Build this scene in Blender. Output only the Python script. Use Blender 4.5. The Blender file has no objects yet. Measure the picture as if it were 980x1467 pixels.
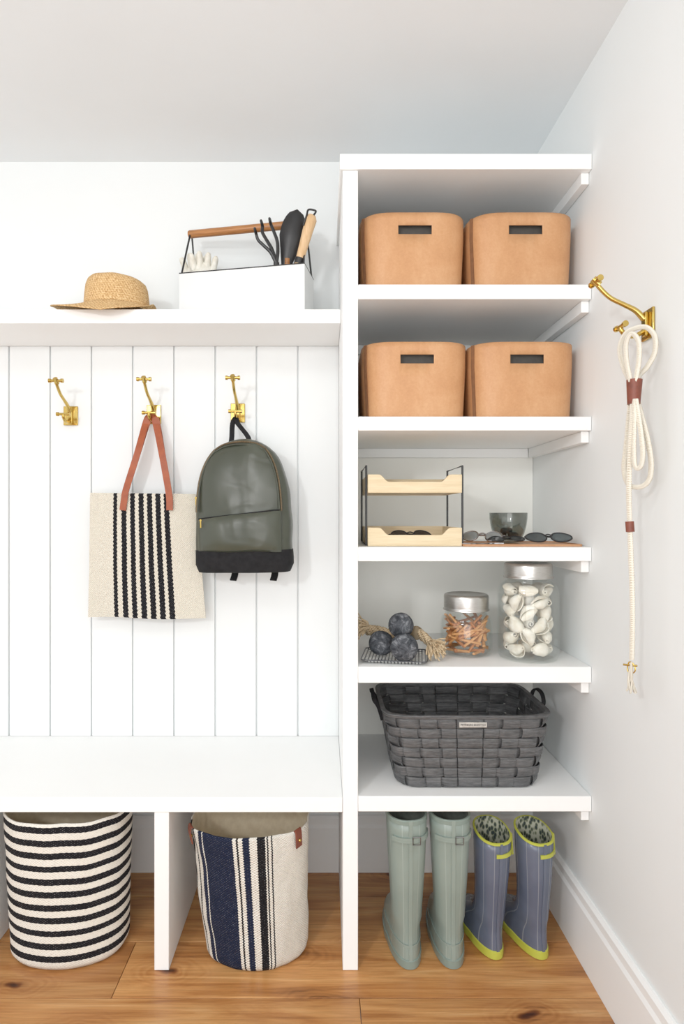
import bpy, math, random, bisect
from mathutils import Vector, Matrix, noise
random.seed(7)
pi=math.pi
FP=870.0; CX=465.0; CY=738.0; CH=1.2
S=1.6/FP
def P(px,py,d): return Vector(((px-CX)*d/FP, d, CH-(py-CY)*d/FP))
def Z(py,d=1.6): return CH-(py-CY)*d/FP
def X(px,d=1.6): return (px-CX)*d/FP
FRONT=1.6; BACK=2.051; WX=0.703
scene=bpy.context.scene
col=scene.collection

# ------------------------------------------------------------ geometry
class Geo:
    def __init__(s): s.v=[]; s.f=[]; s.uv=[]; s.mi=[]
    def add(s,o,mi=None):
        n=len(s.v); s.v+= [Vector(p) for p in o.v]
        for i,f in enumerate(o.f):
            s.f.append([k+n for k in f]); s.uv.append(o.uv[i]); s.mi.append(o.mi[i] if mi is None else mi)
        return s
    def face(s,f,uv=None,mi=0): s.f.append(list(f)); s.uv.append(uv); s.mi.append(mi)
    def tf(s,m):
        s.v=[m@p for p in s.v]; return s
    def move(s,d):
        d=Vector(d); s.v=[p+d for p in s.v]; return s
def G(*gs):
    g=Geo()
    for x in gs: g.add(x)
    return g
def box(x0,x1,y0,y1,z0,z1):
    g=Geo()
    g.v=[Vector(p) for p in [(x0,y0,z0),(x1,y0,z0),(x1,y1,z0),(x0,y1,z0),(x0,y0,z1),(x1,y0,z1),(x1,y1,z1),(x0,y1,z1)]]
    for f in [(0,3,2,1),(4,5,6,7),(0,1,5,4),(1,2,6,5),(2,3,7,6),(3,0,4,7)]: g.face(f)
    return g
def loft(rings,cap0=True,cap1=True,closed=True):
    g=Geo(); n=len(rings[0]); m=len(rings)
    for r in rings: g.v+=[Vector(p) for p in r]
    for j in range(m-1):
        for i in range(n if closed else n-1):
            k=(i+1)%n
            v0=j/(m-1); v1=(j+1)/(m-1); u0=i/n; u1=(i+1)/n
            g.face((j*n+i,j*n+k,(j+1)*n+k,(j+1)*n+i),[(u0,v0),(u1,v0),(u1,v1),(u0,v1)])
    if cap0: g.face(list(range(n))[::-1])
    if cap1: g.face([(m-1)*n+i for i in range(n)])
    return g
def lathe(prof,n=48,cap0=True,cap1=True,sx=1,sy=1):
    return loft([[Vector((r*math.cos(2*pi*i/n)*sx,r*math.sin(2*pi*i/n)*sy,z)) for i in range(n)] for r,z in prof],cap0,cap1)
def spline(pts,k=8,closed=False):
    pts=[Vector(p) for p in pts]; out=[]; n=len(pts)
    rng=range(n if closed else n-1)
    for i in rng:
        if closed: a,b,c,d=pts[(i-1)%n],pts[i],pts[(i+1)%n],pts[(i+2)%n]
        else: a,b,c,d=pts[max(i-1,0)],pts[i],pts[i+1],pts[min(i+2,n-1)]
        for j in range(k):
            t=j/k
            out.append(0.5*((2*b)+(c-a)*t+(2*a-5*b+4*c-d)*t*t+(3*b-a-3*c+d)*t**3))
    if not closed: out.append(pts[-1])
    return out
def tube(pts,r,n=10,closed=False,flat=1.0):
    pts=[Vector(p) for p in pts]; m=len(pts)
    rs=r if isinstance(r,(list,tuple)) else [r]*m
    if len(rs)!=m:
        o=[]
        for i in range(m):
            f=i/(m-1)*(len(rs)-1); a=min(int(f),len(rs)-2); t=f-a
            o.append(rs[a]*(1-t)+rs[a+1]*t)
        rs=o
    up=None; rings=[]
    for i in range(m):
        if closed: t=pts[(i+1)%m]-pts[(i-1)%m]
        else: t=pts[min(i+1,m-1)]-pts[max(i-1,0)]
        if t.length<1e-9: t=Vector((0,0,1))
        t.normalize()
        if up is None:
            up=Vector((0,0,1)) if abs(t.z)<.9 else Vector((1,0,0))
        s=t.cross(up)
        if s.length<1e-6: s=t.cross(Vector((0.3,1,0.2)))
        s.normalize(); up=s.cross(t).normalized()
        rings.append([pts[i]+rs[i]*(s*math.cos(2*pi*k/n)+up*math.sin(2*pi*k/n)*flat) for k in range(n)])
    if closed:
        rings.append(rings[0]); return loft(rings,False,False)
    return loft(rings)
def ribbon(pts,wd,w,t):
    pts=[Vector(p) for p in pts]; m=len(pts); rings=[]
    for i in range(m):
        T=(pts[min(i+1,m-1)]-pts[max(i-1,0)]).normalized()
        wv=Vector(wd[i] if isinstance(wd,list) else wd)
        sd=(wv-T*wv.dot(T)).normalized(); nn=T.cross(sd).normalized()
        ww=w[i] if isinstance(w,list) else w
        rings.append([pts[i]+sd*a*ww/2+nn*b*t/2 for a,b in ((-1,-1),(1,-1),(1,1),(-1,1))])
    return loft(rings)
def sring(cx,cy,z,rx,ry,p=2.0,n=48):
    o=[]
    for i in range(n):
        a=2*pi*i/n; c,s_=math.cos(a),math.sin(a)
        o.append(Vector((cx+rx*math.copysign(abs(c)**(2/p),c),cy+ry*math.copysign(abs(s_)**(2/p),s_),z)))
    return o
def sphere(c,r,n=20,m=12,sx=1,sy=1,sz=1):
    pr=[(max(1e-4,math.sin(pi*j/m))*r,-math.cos(pi*j/m)*r*sz) for j in range(m+1)]
    return lathe(pr,n,True,True,sx,sy).move(c)
def cyl(a,b,r,n=24,r2=None):
    return tube([a,b],[r,r if r2 is None else r2],n)

def mkobj(name,geo,mats,bevel=0,sharp=35,flat=False):
    me=bpy.data.meshes.new(name)
    me.from_pydata([tuple(v) for v in geo.v],[],geo.f)
    if any(u for u in geo.uv):
        ul=me.uv_layers.new(name="UVMap")
        for p,u in zip(me.polygons,geo.uv):
            if u:
                for li,c in zip(p.loop_indices,u): ul.data[li].uv=c
    if not isinstance(mats,list): mats=[mats]
    for m in mats: me.materials.append(m)
    for p,mi in zip(me.polygons,geo.mi): p.material_index=mi
    me.validate(); me.update()
    if not flat:
        for p in me.polygons: p.use_smooth=True
        me.set_sharp_from_angle(angle=math.radians(sharp))
    o=bpy.data.objects.new(name,me); col.objects.link(o)
    if bevel:
        b=o.modifiers.new("bevel",'BEVEL'); b.width=bevel; b.segments=2; b.limit_method='ANGLE'
    return o
def tag(o,label,category,group=None,kind=None):
    o["label"]=label; o["category"]=category
    if group: o["group"]=group
    if kind: o["kind"]=kind
def thing(name,loc,label,category,group=None,rz=0,rot=None):
    e=bpy.data.objects.new(name,None); e.empty_display_size=.05; col.objects.link(e)
    e.location=loc; e.rotation_euler=rot if rot else (0,0,math.radians(rz))
    tag(e,label,category,group); return e
def part(T,name,geo,mats,label=None,world=False,**k):
    if world:
        off=Vector((0,0,0)); q=T
        while q: off+=q.location; q=q.parent
        geo=G(geo).move(-off)
    o=mkobj(name,geo,mats,**k); o.parent=T
    if label: o["label"]=label
    return o
def single(name,geo,mats,label,category,group=None,loc=None,rot=(0,0,0),**k):
    o=mkobj(name,geo,mats,**k)
    if loc is not None: o.location=loc; o.rotation_euler=rot
    tag(o,label,category,group); return o
def dup(T,loc=None,rz=None):
    def rec(o,par):
        c=o.copy(); col.objects.link(c)
        if par is not None: c.parent=par
        for ch in list(o.children):
            if ch is not c: rec(ch,c)
        return c
    c=rec(T,None)
    if loc is not None: c.location=loc
    if rz is not None: c.rotation_euler=(0,0,math.radians(rz))
    return c
def struct(name,geo,mat,**k):
    o=mkobj(name,geo,mat,**k); o["kind"]="structure"; return o

# ------------------------------------------------------------ materials
def lin(c):
    return tuple([((x/255)/12.92 if x/255<=.04045 else ((x/255+.055)/1.055)**2.4) for x in c])+(1,)
def newmat(name,rgb,rough=.5,metal=0,spec=.5):
    m=bpy.data.materials.new(name); m.use_nodes=True; nt=m.node_tree; b=nt.nodes["Principled BSDF"]
    b.inputs["Base Color"].default_value=lin(rgb); b.inputs["Roughness"].default_value=rough
    b.inputs["Metallic"].default_value=metal; b.inputs["Specular IOR Level"].default_value=spec
    return m,nt,b
def mth(nt,op,a,b=None,c=None):
    n=nt.nodes.new('ShaderNodeMath'); n.operation=op
    for i,v in enumerate((a,b,c)):
        if v is None: continue
        if isinstance(v,(int,float)): n.inputs[i].default_value=v
        else: nt.links.new(v,n.inputs[i])
    return n.outputs[0]
def mixc(nt,fac,a,b,mode='MIX'):
    n=nt.nodes.new('ShaderNodeMix'); n.data_type='RGBA'; n.blend_type=mode
    for idx,v in ((0,fac),(6,a),(7,b)):
        if isinstance(v,(int,float,tuple)): n.inputs[idx].default_value=v
        else: nt.links.new(v,n.inputs[idx])
    return n.outputs[2]
def ocoord(nt,scale=(1,1,1)):
    tc=nt.nodes.new('ShaderNodeTexCoord'); mp=nt.nodes.new('ShaderNodeMapping')
    mp.inputs['Scale'].default_value=scale
    nt.links.new(tc.outputs['Object'],mp.inputs[0]); return mp.outputs[0]
def noi(nt,vec,scale,detail=3,rough=.5,dist=0):
    n=nt.nodes.new('ShaderNodeTexNoise'); n.inputs['Scale'].default_value=scale
    n.inputs['Detail'].default_value=detail; n.inputs['Roughness'].default_value=rough; n.inputs['Distortion'].default_value=dist
    nt.links.new(vec,n.inputs['Vector']); return n.outputs[0]
def ramp(nt,fac,stops,const=False):
    r=nt.nodes.new('ShaderNodeValToRGB'); e=r.color_ramp.elements
    if const: r.color_ramp.interpolation='CONSTANT'
    e[0].position=stops[0][0]; e[0].color=stops[0][1]
    e[1].position=stops[1][0]; e[1].color=stops[1][1]
    for p_,c in stops[2:]:
        q=e.new(p_); q.color=c
    nt.links.new(fac,r.inputs[0]); return r.outputs[0]
def bump(nt,b,h,strength=.3,dist=.002):
    n=nt.nodes.new('ShaderNodeBump'); n.inputs['Strength'].default_value=strength; n.inputs['Distance'].default_value=dist
    nt.links.new(h,n.inputs['Height']); nt.links.new(n.outputs[0],b.inputs['Normal'])
def mat(name,rgb,rough=.5,metal=0,rgb2=None,vs=20,bs=0,bstr=.3,bdist=.002,stretch=(1,1,1),spec=.5,lo=.35,hi=.65):
    m,nt,b=newmat(name,rgb,rough,metal,spec)
    oc=ocoord(nt,stretch)
    if rgb2:
        f=noi(nt,oc,vs,5,.6)
        nt.links.new(ramp(nt,f,[(lo,lin(rgb)),(hi,lin(rgb2))]),b.inputs['Base Color'])
    if bs: bump(nt,b,noi(nt,oc,bs,4,.6),bstr,bdist)
    return m
white=mat("white_paint",(246,247,246),.5,rgb2=(244,245,244),vs=3,bs=60,bstr=.04,bdist=.001,spec=.3)
warmw=mat("warm_white_paint",(246,246,240),.5,rgb2=(244,244,238),vs=3,bs=60,bstr=.04,bdist=.001,spec=.3)
panelw=mat("panel_paint",(234,237,237),.5,rgb2=(232,235,235),vs=3,bs=60,bstr=.04,bdist=.001,spec=.3)
wallm=mat("wall_paint",(236,239,239),.6,rgb2=(233,237,237),vs=2,bs=150,bstr=.05,bdist=.001,spec=.3)
ceilm=mat("ceiling_paint",(236,240,242),.8,rgb2=(233,237,239),vs=2,bs=150,bstr=.05,bdist=.001,spec=.3)
brass=mat("brass",(196,164,84),.2,1,rgb2=(208,178,100),vs=30)
def leather():
    m,nt,b=newmat("tan_leather",(204,152,106),.5,0,.4)
    oc=ocoord(nt); n1=noi(nt,oc,5,6,.65,.6); n2=noi(nt,oc,160,4,.7); n3=noi(nt,ocoord(nt,(1,1,.3)),26,5,.6,1.0)
    f=mth(nt,'ADD',mth(nt,'MULTIPLY',n1,.5),mth(nt,'ADD',mth(nt,'MULTIPLY',n2,.25),mth(nt,'MULTIPLY',n3,.25)))
    nt.links.new(ramp(nt,f,[(.36,lin((184,130,86))),(.5,lin((197,144,98))),(.64,lin((207,158,114)))]),b.inputs['Base Color'])
    bump(nt,b,n2,.3,.001); return m
tan=leather()
tanedge=mat("leather_edge",(112,74,46),.7,rgb2=(130,88,56),vs=40)
tanin=mat("leather_inside_shade",(80,76,70),.9,rgb2=(70,66,62),vs=40)  # inner leather darkened in colour so the handle slots look shaded
orange_leather=mat("orange_leather",(142,62,24),.5,rgb2=(158,74,32),vs=40,bs=300,bstr=.2,bdist=.001)
brown_leather=mat("brown_leather",(106,50,34),.5,rgb2=(128,62,42),vs=60,bs=300,bstr=.2,bdist=.001)
black=mat("black_metal",(18,18,20),.4,rgb2=(26,26,28),vs=40)
blackcloth=mat("black_fabric",(22,22,24),.8,rgb2=(32,32,34),vs=60,bs=600,bstr=.3,bdist=.001,spec=.2)
enamel=mat("white_enamel",(229,231,230),.3,rgb2=(225,227,226),vs=5)
pale=mat("pale_pine",(228,208,172),.5,rgb2=(216,194,154),vs=14,stretch=(1,12,12),bs=60,bstr=.05)
handlew=mat("handle_wood",(140,88,44),.4,rgb2=(182,122,68),vs=14,stretch=(1,14,14))
beech=mat("beech_wood",(208,168,120),.45,rgb2=(226,190,146),vs=20,stretch=(8,8,1))
lidm=mat("brushed_steel",(190,188,184),.32,1,rgb2=(206,204,200),vs=60,stretch=(1,1,12))
def glassmat(name,tint,fmin=.05,g=.6):
    m=bpy.data.materials.new(name); m.use_nodes=True; nt=m.node_tree; nt.nodes.clear()
    out=nt.nodes.new('ShaderNodeOutputMaterial'); t=nt.nodes.new('ShaderNodeBsdfTransparent'); gl=nt.nodes.new('ShaderNodeBsdfGlossy')
    t.inputs[0].default_value=tint; gl.inputs['Roughness'].default_value=.03; gl.inputs[0].default_value=(.95,.95,.95,1)
    lw=nt.nodes.new('ShaderNodeLayerWeight'); lw.inputs[0].default_value=.2
    f=mth(nt,'ADD',mth(nt,'MULTIPLY',lw.outputs['Facing'],g),fmin)
    mx=nt.nodes.new('ShaderNodeMixShader'); nt.links.new(f,mx.inputs[0]); nt.links.new(t.outputs[0],mx.inputs[1]); nt.links.new(gl.outputs[0],mx.inputs[2])
    nt.links.new(mx.outputs[0],out.inputs[0]); return m
glass=glassmat("clear_glass",(.975,.985,.98,1),.03,.3)
smoke=glassmat("smoked_glass",(.62,.64,.62,1),.05,.35)

def fabric(name,stops,axis='u',cream=(232,224,206),nu=200,nv=120,jag=0.0,jn=120,strength=.5,coarse=.33):
    m,nt,b=newmat(name,cream,.9,0,.2)
    uv=nt.nodes.new('ShaderNodeUVMap'); uv.uv_map="UVMap"
    sp=nt.nodes.new('ShaderNodeSeparateXYZ'); nt.links.new(uv.outputs[0],sp.inputs[0])
    u,v=sp.outputs[0],sp.outputs[1]
    a,o=(u,v) if axis=='u' else (v,u)
    if jag:
        saw=mth(nt,'PINGPONG',mth(nt,'MULTIPLY',o,jn),1.0)
        a=mth(nt,'ADD',a,mth(nt,'MULTIPLY',mth(nt,'SUBTRACT',saw,.5),jag))
    c=ramp(nt,a,stops,True)
    w1=mth(nt,'SINE',mth(nt,'MULTIPLY',u,nu*2*pi)); w2=mth(nt,'SINE',mth(nt,'MULTIPLY',v,nv*2*pi))
    h=mth(nt,'MULTIPLY',w1,w2)
    n=noi(nt,ocoord(nt),160,3,.7)
    tone=ramp(nt,n,[(.3,(.84,.84,.84,1)),(.6,(1.0,1.0,1.0,1))])
    c=mixc(nt,1.0,c,tone,'MULTIPLY')
    hh=mth(nt,'ADD',mth(nt,'MULTIPLY',h,.5),.5)
    c2=mixc(nt,coarse,c,mixc(nt,hh,(.65,.65,.65,1),(1.1,1.1,1.1,1)),'MULTIPLY')
    fl=mth(nt,'GREATER_THAN',mth(nt,'ADD',mth(nt,'MULTIPLY',h,.5),n),.94)
    c3=mixc(nt,mth(nt,'MULTIPLY',fl,.35),c2,lin((150,150,152)))
    nt.links.new(c3,b.inputs['Base Color'])
    bump(nt,b,mth(nt,'ADD',h,mth(nt,'MULTIPLY',n,1.5)),strength,.002)
    return m

def floor_mat():
    m,nt,b=newmat("oak_planks",(190,120,65),.35)
    at=nt.nodes.new('ShaderNodeAttribute'); at.attribute_name="pid"
    tc=nt.nodes.new('ShaderNodeTexCoord')
    cmb=nt.nodes.new('ShaderNodeCombineXYZ'); 
    nt.links.new(mth(nt,'MULTIPLY',at.outputs['Fac'],17.3),cmb.inputs[0]); nt.links.new(mth(nt,'MULTIPLY',at.outputs['Fac'],5.1),cmb.inputs[1])
    va=nt.nodes.new('ShaderNodeVectorMath'); nt.links.new(tc.outputs['Object'],va.inputs[0]); nt.links.new(cmb.outputs[0],va.inputs[1])
    vo=nt.nodes.new('ShaderNodeTexVoronoi'); vo.voronoi_dimensions='2D'; vo.inputs['Scale'].default_value=3.6
    mp3=nt.nodes.new('ShaderNodeMapping'); mp3.inputs['Scale'].default_value=(.75,1.6,1); nt.links.new(va.outputs[0],mp3.inputs[0])
    dv=nt.nodes.new('ShaderNodeVectorMath'); nz=nt.nodes.new('ShaderNodeTexNoise'); nz.inputs['Scale'].default_value=14; nt.links.new(va.outputs[0],nz.inputs['Vector'])
    sc=nt.nodes.new('ShaderNodeVectorMath'); sc.operation='SCALE'; sc.inputs['Scale'].default_value=.06; nt.links.new(nz.outputs['Color'],sc.inputs[0])
    nt.links.new(mp3.outputs[0],dv.inputs[0]); nt.links.new(sc.outputs[0],dv.inputs[1]); nt.links.new(dv.outputs[0],vo.inputs['Vector'])
    sepc=nt.nodes.new('ShaderNodeSeparateXYZ'); nt.links.new(vo.outputs['Color'],sepc.inputs[0])
    miss=mth(nt,'LESS_THAN',sepc.outputs[0],.35)
    kd=mth(nt,'ADD',vo.outputs['Distance'],miss)
    near=mth(nt,'MAXIMUM',mth(nt,'SUBTRACT',1,mth(nt,'MULTIPLY',kd,2.6)),0)
    mp=nt.nodes.new('ShaderNodeMapping'); mp.inputs['Scale'].default_value=(1.0,10,9); nt.links.new(va.outputs[0],mp.inputs[0])
    n1=noi(nt,mp.outputs[0],2.0,8,.60,1.0)
    mp2=nt.nodes.new('ShaderNodeMapping'); mp2.inputs['Scale'].default_value=(3,120,120); nt.links.new(va.outputs[0],mp2.inputs[0])
    n2=noi(nt,mp2.outputs[0],1.5,4,.7,.3)
    ringw=mth(nt,'MULTIPLY',mth(nt,'SINE',mth(nt,'MULTIPLY',kd,95)),near)
    n1b=mth(nt,'ADD',n1,mth(nt,'SUBTRACT',mth(nt,'MULTIPLY',ringw,.06),mth(nt,'MULTIPLY',near,.12)))
    c=ramp(nt,n1b,[(.23,lin((122,76,40))),(.40,lin((174,116,64))),(.57,lin((200,146,90))),(.78,lin((220,176,124)))])
    c=mixc(nt,.55,c,ramp(nt,n2,[(.3,(.54,.49,.42,1)),(.6,(1.06,1.05,1.03,1))]),'MULTIPLY')
    k=ramp(nt,kd,[(0.025,(.13,.075,.05,1)),(.055,(.5,.38,.3,1)),(.10,(1,1,1,1))])
    c=mixc(nt,1,c,k,'MULTIPLY')
    tint=ramp(nt,at.outputs['Fac'],[(0,(.80,.76,.72,1)),(1,(1.10,1.07,1.02,1))])
    c=mixc(nt,1,c,tint,'MULTIPLY')
    nt.links.new(c,b.inputs['Base Color'])
    bump(nt,b,n2,.15,.001)
    return m
oak=floor_mat()

# ------------------------------------------------------------ room shell
g=Geo(); pids=[]
for row in range(-13,3):
    y0=1.509+row*.2; y1=min(y0+.2,BACK)
    off={-1:.087,0:-.53,1:.25,2:-.2}.get(row,random.uniform(-1,1))
    xs=sorted([off+j*1.9 for j in range(-3,3)])
    xs=[-2.7]+[x for x in xs if -2.6<x<.66]+[WX]
    for a,b_ in zip(xs[:-1],xs[1:]):
        q=box(a+.0008,b_-.0008,y0+.0008,y1-.0008,-.03,0); g.add(q); pids+= [random.random()]*6
fl=struct("floor",g,oak,bevel=.0012,flat=True)
at=fl.data.attributes.new("pid",'FLOAT','FACE')
for i,v in enumerate(pids): at.data[i].value=v
CEIL=2.393
struct("ceiling",box(-2.7,WX+.1,-2.2,BACK+.1,CEIL,CEIL+.06),ceilm,flat=True)
struct("wall_back",box(-2.7,WX+.1,BACK,BACK+.1,-.03,CEIL),wallm,flat=True)
struct("wall_right",box(WX,WX+.1,-2.2,BACK,-.03,CEIL),wallm,flat=True)
def baseprof(pts,axis,a,b):
    r=[]
    for t in (a,b):
        r.append([Vector((p,t,z)) if axis=='y' else Vector((t,p,z)) for p,z in pts])
    return loft(r)
bp=[(WX-.0005,.0005),(WX-.018,.0005),(WX-.018,.150),(WX-.013,.160),(WX-.013,.180),(WX-.007,.188),(WX-.0005,.188)]
struct("baseboard_right",baseprof(bp,'y',-2.2,BACK-.015),white,sharp=20)
bp=[(BACK-.0005,.0005),(BACK-.014,.0005),(BACK-.014,.150),(BACK-.010,.160),(BACK-.010,.180),(BACK-.005,.188),(BACK-.0005,.188)]
struct("baseboard_back",baseprof(bp,'x',-2.7,WX-.0005),white,sharp=20)

SB=1.768
zb=Z(1142)
gx=[X(15+58.85*i,BACK) for i in range(-22,9)]
t=.010
pr=[(-2.6,BACK-.0004),(-2.6,BACK-t)]
for x in gx:
    if x<-2.55 or x>X(490): continue
    pr+=[(x-.0030,BACK-t),(x-.0018,BACK-.0008),(x+.0018,BACK-.0008),(x+.0030,BACK-t)]
xr=X(491)-.0008
pr+=[(xr,BACK-t),(xr,BACK-.0004)]
rings=[[Vector((a,b,z)) for a,b in pr] for z in (zb+.0008,SB-.0008)]
struct("trim_1",loft(rings),panelw,sharp=15)

# ------------------------------------------------------------ tall shelf unit
pxl,pxr=X(491),X(513)
yb=BACK-.0006
U=thing("shelf_unit",(0.38,1.85,0),"tall white painted open shelving unit built against the wall","shelving unit")
part(U,"side_panel",box(pxl,pxr,FRONT,BACK-.0145,.0005,Z(244)-.0005),white,world=True,bevel=.0015)
part(U,"top_panel",box(X(487),WX-.001,FRONT-.006,yb,Z(244),Z(222)),white,world=True,bevel=.0015)
SH={}
CL=.030
sv=[(244,408),(429,597),(617,784),(804,955),(978,1140)]
for nm,(a,b_) in {'A':(408,429),'B':(597,617),'C':(784,804),'D':(955,978),'E':(1140,1162)}.items():
    part(U,"shelf",box(pxr+.0004,WX-.001,FRONT-.003,yb,Z(b_),Z(a)),white,world=True,bevel=.0015)
    SH[nm]=Z(a)
    zt=Z(b_)-.0004
    part(U,"support_cleat",box(WX-.022,WX-.001,FRONT+.012,yb-.025,zt-CL,zt),white,world=True,bevel=.001)
    if nm!='E': part(U,"support_cleat",box(pxr+.001,WX-.023,yb-.023,yb-.005,zt-CL,zt),white,world=True,bevel=.001)
for a,b_ in sv:
    part(U,"back_panel",box(pxr+.0006,WX-.0012,yb-.0045,yb,Z(b_)+.0006,Z(a)-.0006),warmw,world=True)
zt=Z(244)-.0004
part(U,"support_cleat",box(WX-.022,WX-.001,FRONT+.012,yb-.025,zt-CL,zt),white,world=True,bevel=.001)
# ------------------------------------------------------------ bench
Bn=thing("storage_bench",(-.8,1.85,0),"white painted built-in bench with open cubbies below","bench")
part(Bn,"seat",box(-2.6,pxl-.0006,FRONT-.003,yb,Z(1163),Z(1142)),white,world=True,bevel=.0015)
for a,b_ in ((221,242),(-54,-33),(-329,-308)):
    part(Bn,"divider",box(X(a),X(b_),FRONT,BACK-.0145,.0005,Z(1163)-.0005),white,world=True,bevel=.0015)
UD=1.798
o=single("wall_shelf",box(-2.6,pxl-.0006,UD,yb,SB,Z(443,UD)),white,"long white painted shelf above the panelled wall","shelf",bevel=.0015)
UT=Z(443,UD)+.0008

# ------------------------------------------------------------ coat hooks
def make_hook(loc,rz,label):
    H=thing("coat_hook",loc,label,"hook","brass coat hooks",rz=rz)
    part(H,"mounting_plate",G(box(-.024,.024,-.006,-.0005,-.032,.032),box(-.008,.008,-.013,-.006,-.026,.026)),brass,bevel=.002)
    arm=spline([(0,-.012,.012),(0,-.03,.030),(0,-.055,.043),(0,-.085,.058),(0,-.108,.080),(0,-.115,.092)],6)
    part(H,"upper_arm",tube(arm,[.0070,.0058,.0050,.0048,.0048,.0055],12),brass)
    part(H,"upper_peg",G(cyl((-.017,-.116,.093),(.017,-.116,.093),.0045,16),cyl((-.023,-.116,.093),(-.016,-.116,.093),.0068,18),cyl((.016,-.116,.093),(.023,-.116,.093),.0068,18),
        cyl((0,-.108,.086),(0,-.122,.099),.0075,16)),brass)
    arm=spline([(0,-.012,-.014),(0,-.030,-.024),(0,-.048,-.024),(0,-.060,-.014),(0,-.062,-.006)],6)
    part(H,"lower_arm",tube(arm,.0050,12),brass)
    part(H,"lower_peg",G(cyl((-.016,-.062,-.004),(.016,-.062,-.004),.0045,16),cyl((-.022,-.062,-.004),(-.015,-.062,-.004),.0065,18),cyl((.015,-.062,-.004),(.022,-.062,-.004),.0065,18)),brass)
    return H
HY=BACK-.0102
h0=make_hook(P(102,596,HY),0,"empty brass double coat hook on the panelled wall")
h1=dup(h0,P(221,594,HY)); h1["label"]="brass double coat hook holding the striped tote bag"
h2=dup(h0,P(341,592,HY)); h2["label"]="brass double coat hook holding the green backpack"
HR=Vector((WX-.0004,1.313,Z(465,1.313)))
h3=dup(h0,HR,-90); h3["label"]="brass double coat hook on the side wall with a rope leash"

# ------------------------------------------------------------ leather bins
def binring(w,d,r,z):
    pts=[]
    hx,hy=w/2,d/2
    xs=[-.05,-.045,-.022,0,.022,.045,.05]
    for x in xs: pts.append((x,-hy))
    N=9; rx=hx-.05; ry=r; p=2.7
    for i in range(1,N):
        a=-pi/2+i*pi/2/N; c,s_=math.cos(a),math.sin(a)
        pts.append((.05+rx*abs(c)**(2/p),-hy+ry-ry*abs(s_)**(2/p)))
    for tt in (0,.5,1): pts.append((hx,-hy+ry+(2*hy-2*ry)*tt))
    for i in range(1,N):
        a=i*pi/2/N; c,s_=math.cos(a),math.sin(a)
        pts.append((.05+rx*abs(c)**(2/p),hy-ry+ry*abs(s_)**(2/p)))
    for x in xs[::-1]: pts.append((x,hy))
    for i in range(1,N):
        a=pi/2+i*pi/2/N; c,s_=math.cos(a),math.sin(a)
        pts.append((-.05-rx*abs(c)**(2/p),hy-ry+ry*abs(s_)**(2/p)))
    for tt in (1,.5,0): pts.append((-hx,-hy+ry+(2*hy-2*ry)*tt))
    for i in range(1,N):
        a=pi+i*pi/2/N; c,s_=math.cos(a),math.sin(a)
        pts.append((-.05-rx*abs(c)**(2/p),-hy+ry-ry*abs(s_)**(2/p)))
    return [Vector((x,y_,z)) for x,y_ in pts]
def make_bin(loc,label,rz=0):
    T=thing("storage_bin",loc,label,"storage bin","tan leather storage bins",rz=rz)
    h=.206; lv=[0.003,.02,.06,.11,h-.058,h-.034,h-.015,h]
    rings=[]
    for z in lv:
        k=z/h; w=.278+.014*min(1,k*1.4)
        rings.append(binring(w,.34+.006*k,.095,z))
    g0=loft(rings,True,False); g=Geo(); g.v=g0.v
    for f,u,mi in zip(g0.f,g0.uv,g0.mi):
        if len(f)==4:
            c=sum((g0.v[i] for i in f),Vector())/4
            if c.y<-.165 and abs(c.x)<.045 and h-.058<c.z<h-.034: continue
        g.face(f,u,mi)
    o=part(T,"bin_body",g,[tan,tanedge,tanin],sharp=50)
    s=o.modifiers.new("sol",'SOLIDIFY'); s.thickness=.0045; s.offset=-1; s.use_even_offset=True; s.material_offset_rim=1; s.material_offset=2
    part(T,"slot_shade_panel",box(-.060,.060,-.152,-.149,.10,h-.012),tanin)  # added dark panel behind the slot, standing in for the shade inside
    idx=len(rings[0])-6
    pts=[r[idx]+Vector((-.0012,-.0012,0)) for r in rings]
    part(T,"side_seam",ribbon(pts,Vector((-.6,.8,0)),.010,.003),tanedge)
    return T
b0=make_bin((X(591,1.68),1.805,SH['A']+.0006),"tan leather storage bin with cut-out handle on the top shelf")
b1=dup(b0,(X(745,1.68),1.805,SH['A']+.0006))
b2=dup(b0,(X(594,1.68),1.805,SH['B']+.0006)); b2["label"]="tan leather storage bin with cut-out handle on the second shelf"
b3=dup(b0,(X(747,1.68),1.805,SH['B']+.0006)); b3["label"]="tan leather storage bin with cut-out handle on the second shelf"

# ------------------------------------------------------------ straw hat
def straw():
    m,nt,b=newmat("straw",(206,170,118),.8,0,.2)
    oc=ocoord(nt); sp=nt.nodes.new('ShaderNodeSeparateXYZ'); nt.links.new(oc,sp.inputs[0])
    rad=mth(nt,'SQRT',mth(nt,'ADD',mth(nt,'POWER',sp.outputs[0],2),mth(nt,'POWER',sp.outputs[1],2)))
    ang=mth(nt,'ARCTAN2',sp.outputs[1],sp.outputs[0])
    t=mth(nt,'SUBTRACT',rad,sp.outputs[2])
    w=mth(nt,'SINE',mth(nt,'MULTIPLY',t,850)); w2=mth(nt,'SINE',mth(nt,'ADD',mth(nt,'MULTIPLY',ang,70),mth(nt,'MULTIPLY',t,425)))
    h=mth(nt,'ADD',mth(nt,'MULTIPLY',w,w2),mth(nt,'MULTIPLY',w,.4)); n=noi(nt,oc,220,3)
    f=mth(nt,'ADD',mth(nt,'MULTIPLY',h,.14),n)
    nt.links.new(ramp(nt,f,[(.28,lin((170,126,76))),(.5,lin((208,168,114))),(.72,lin((230,198,150)))]),b.inputs['Base Color'])
    bump(nt,b,h,.35,.0015); return m
strawm=straw()
HT=thing("straw_hat",(X(167,1.88),1.885,UT+.014),"woven natural straw sun hat resting on the shelf edge","hat")
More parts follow.
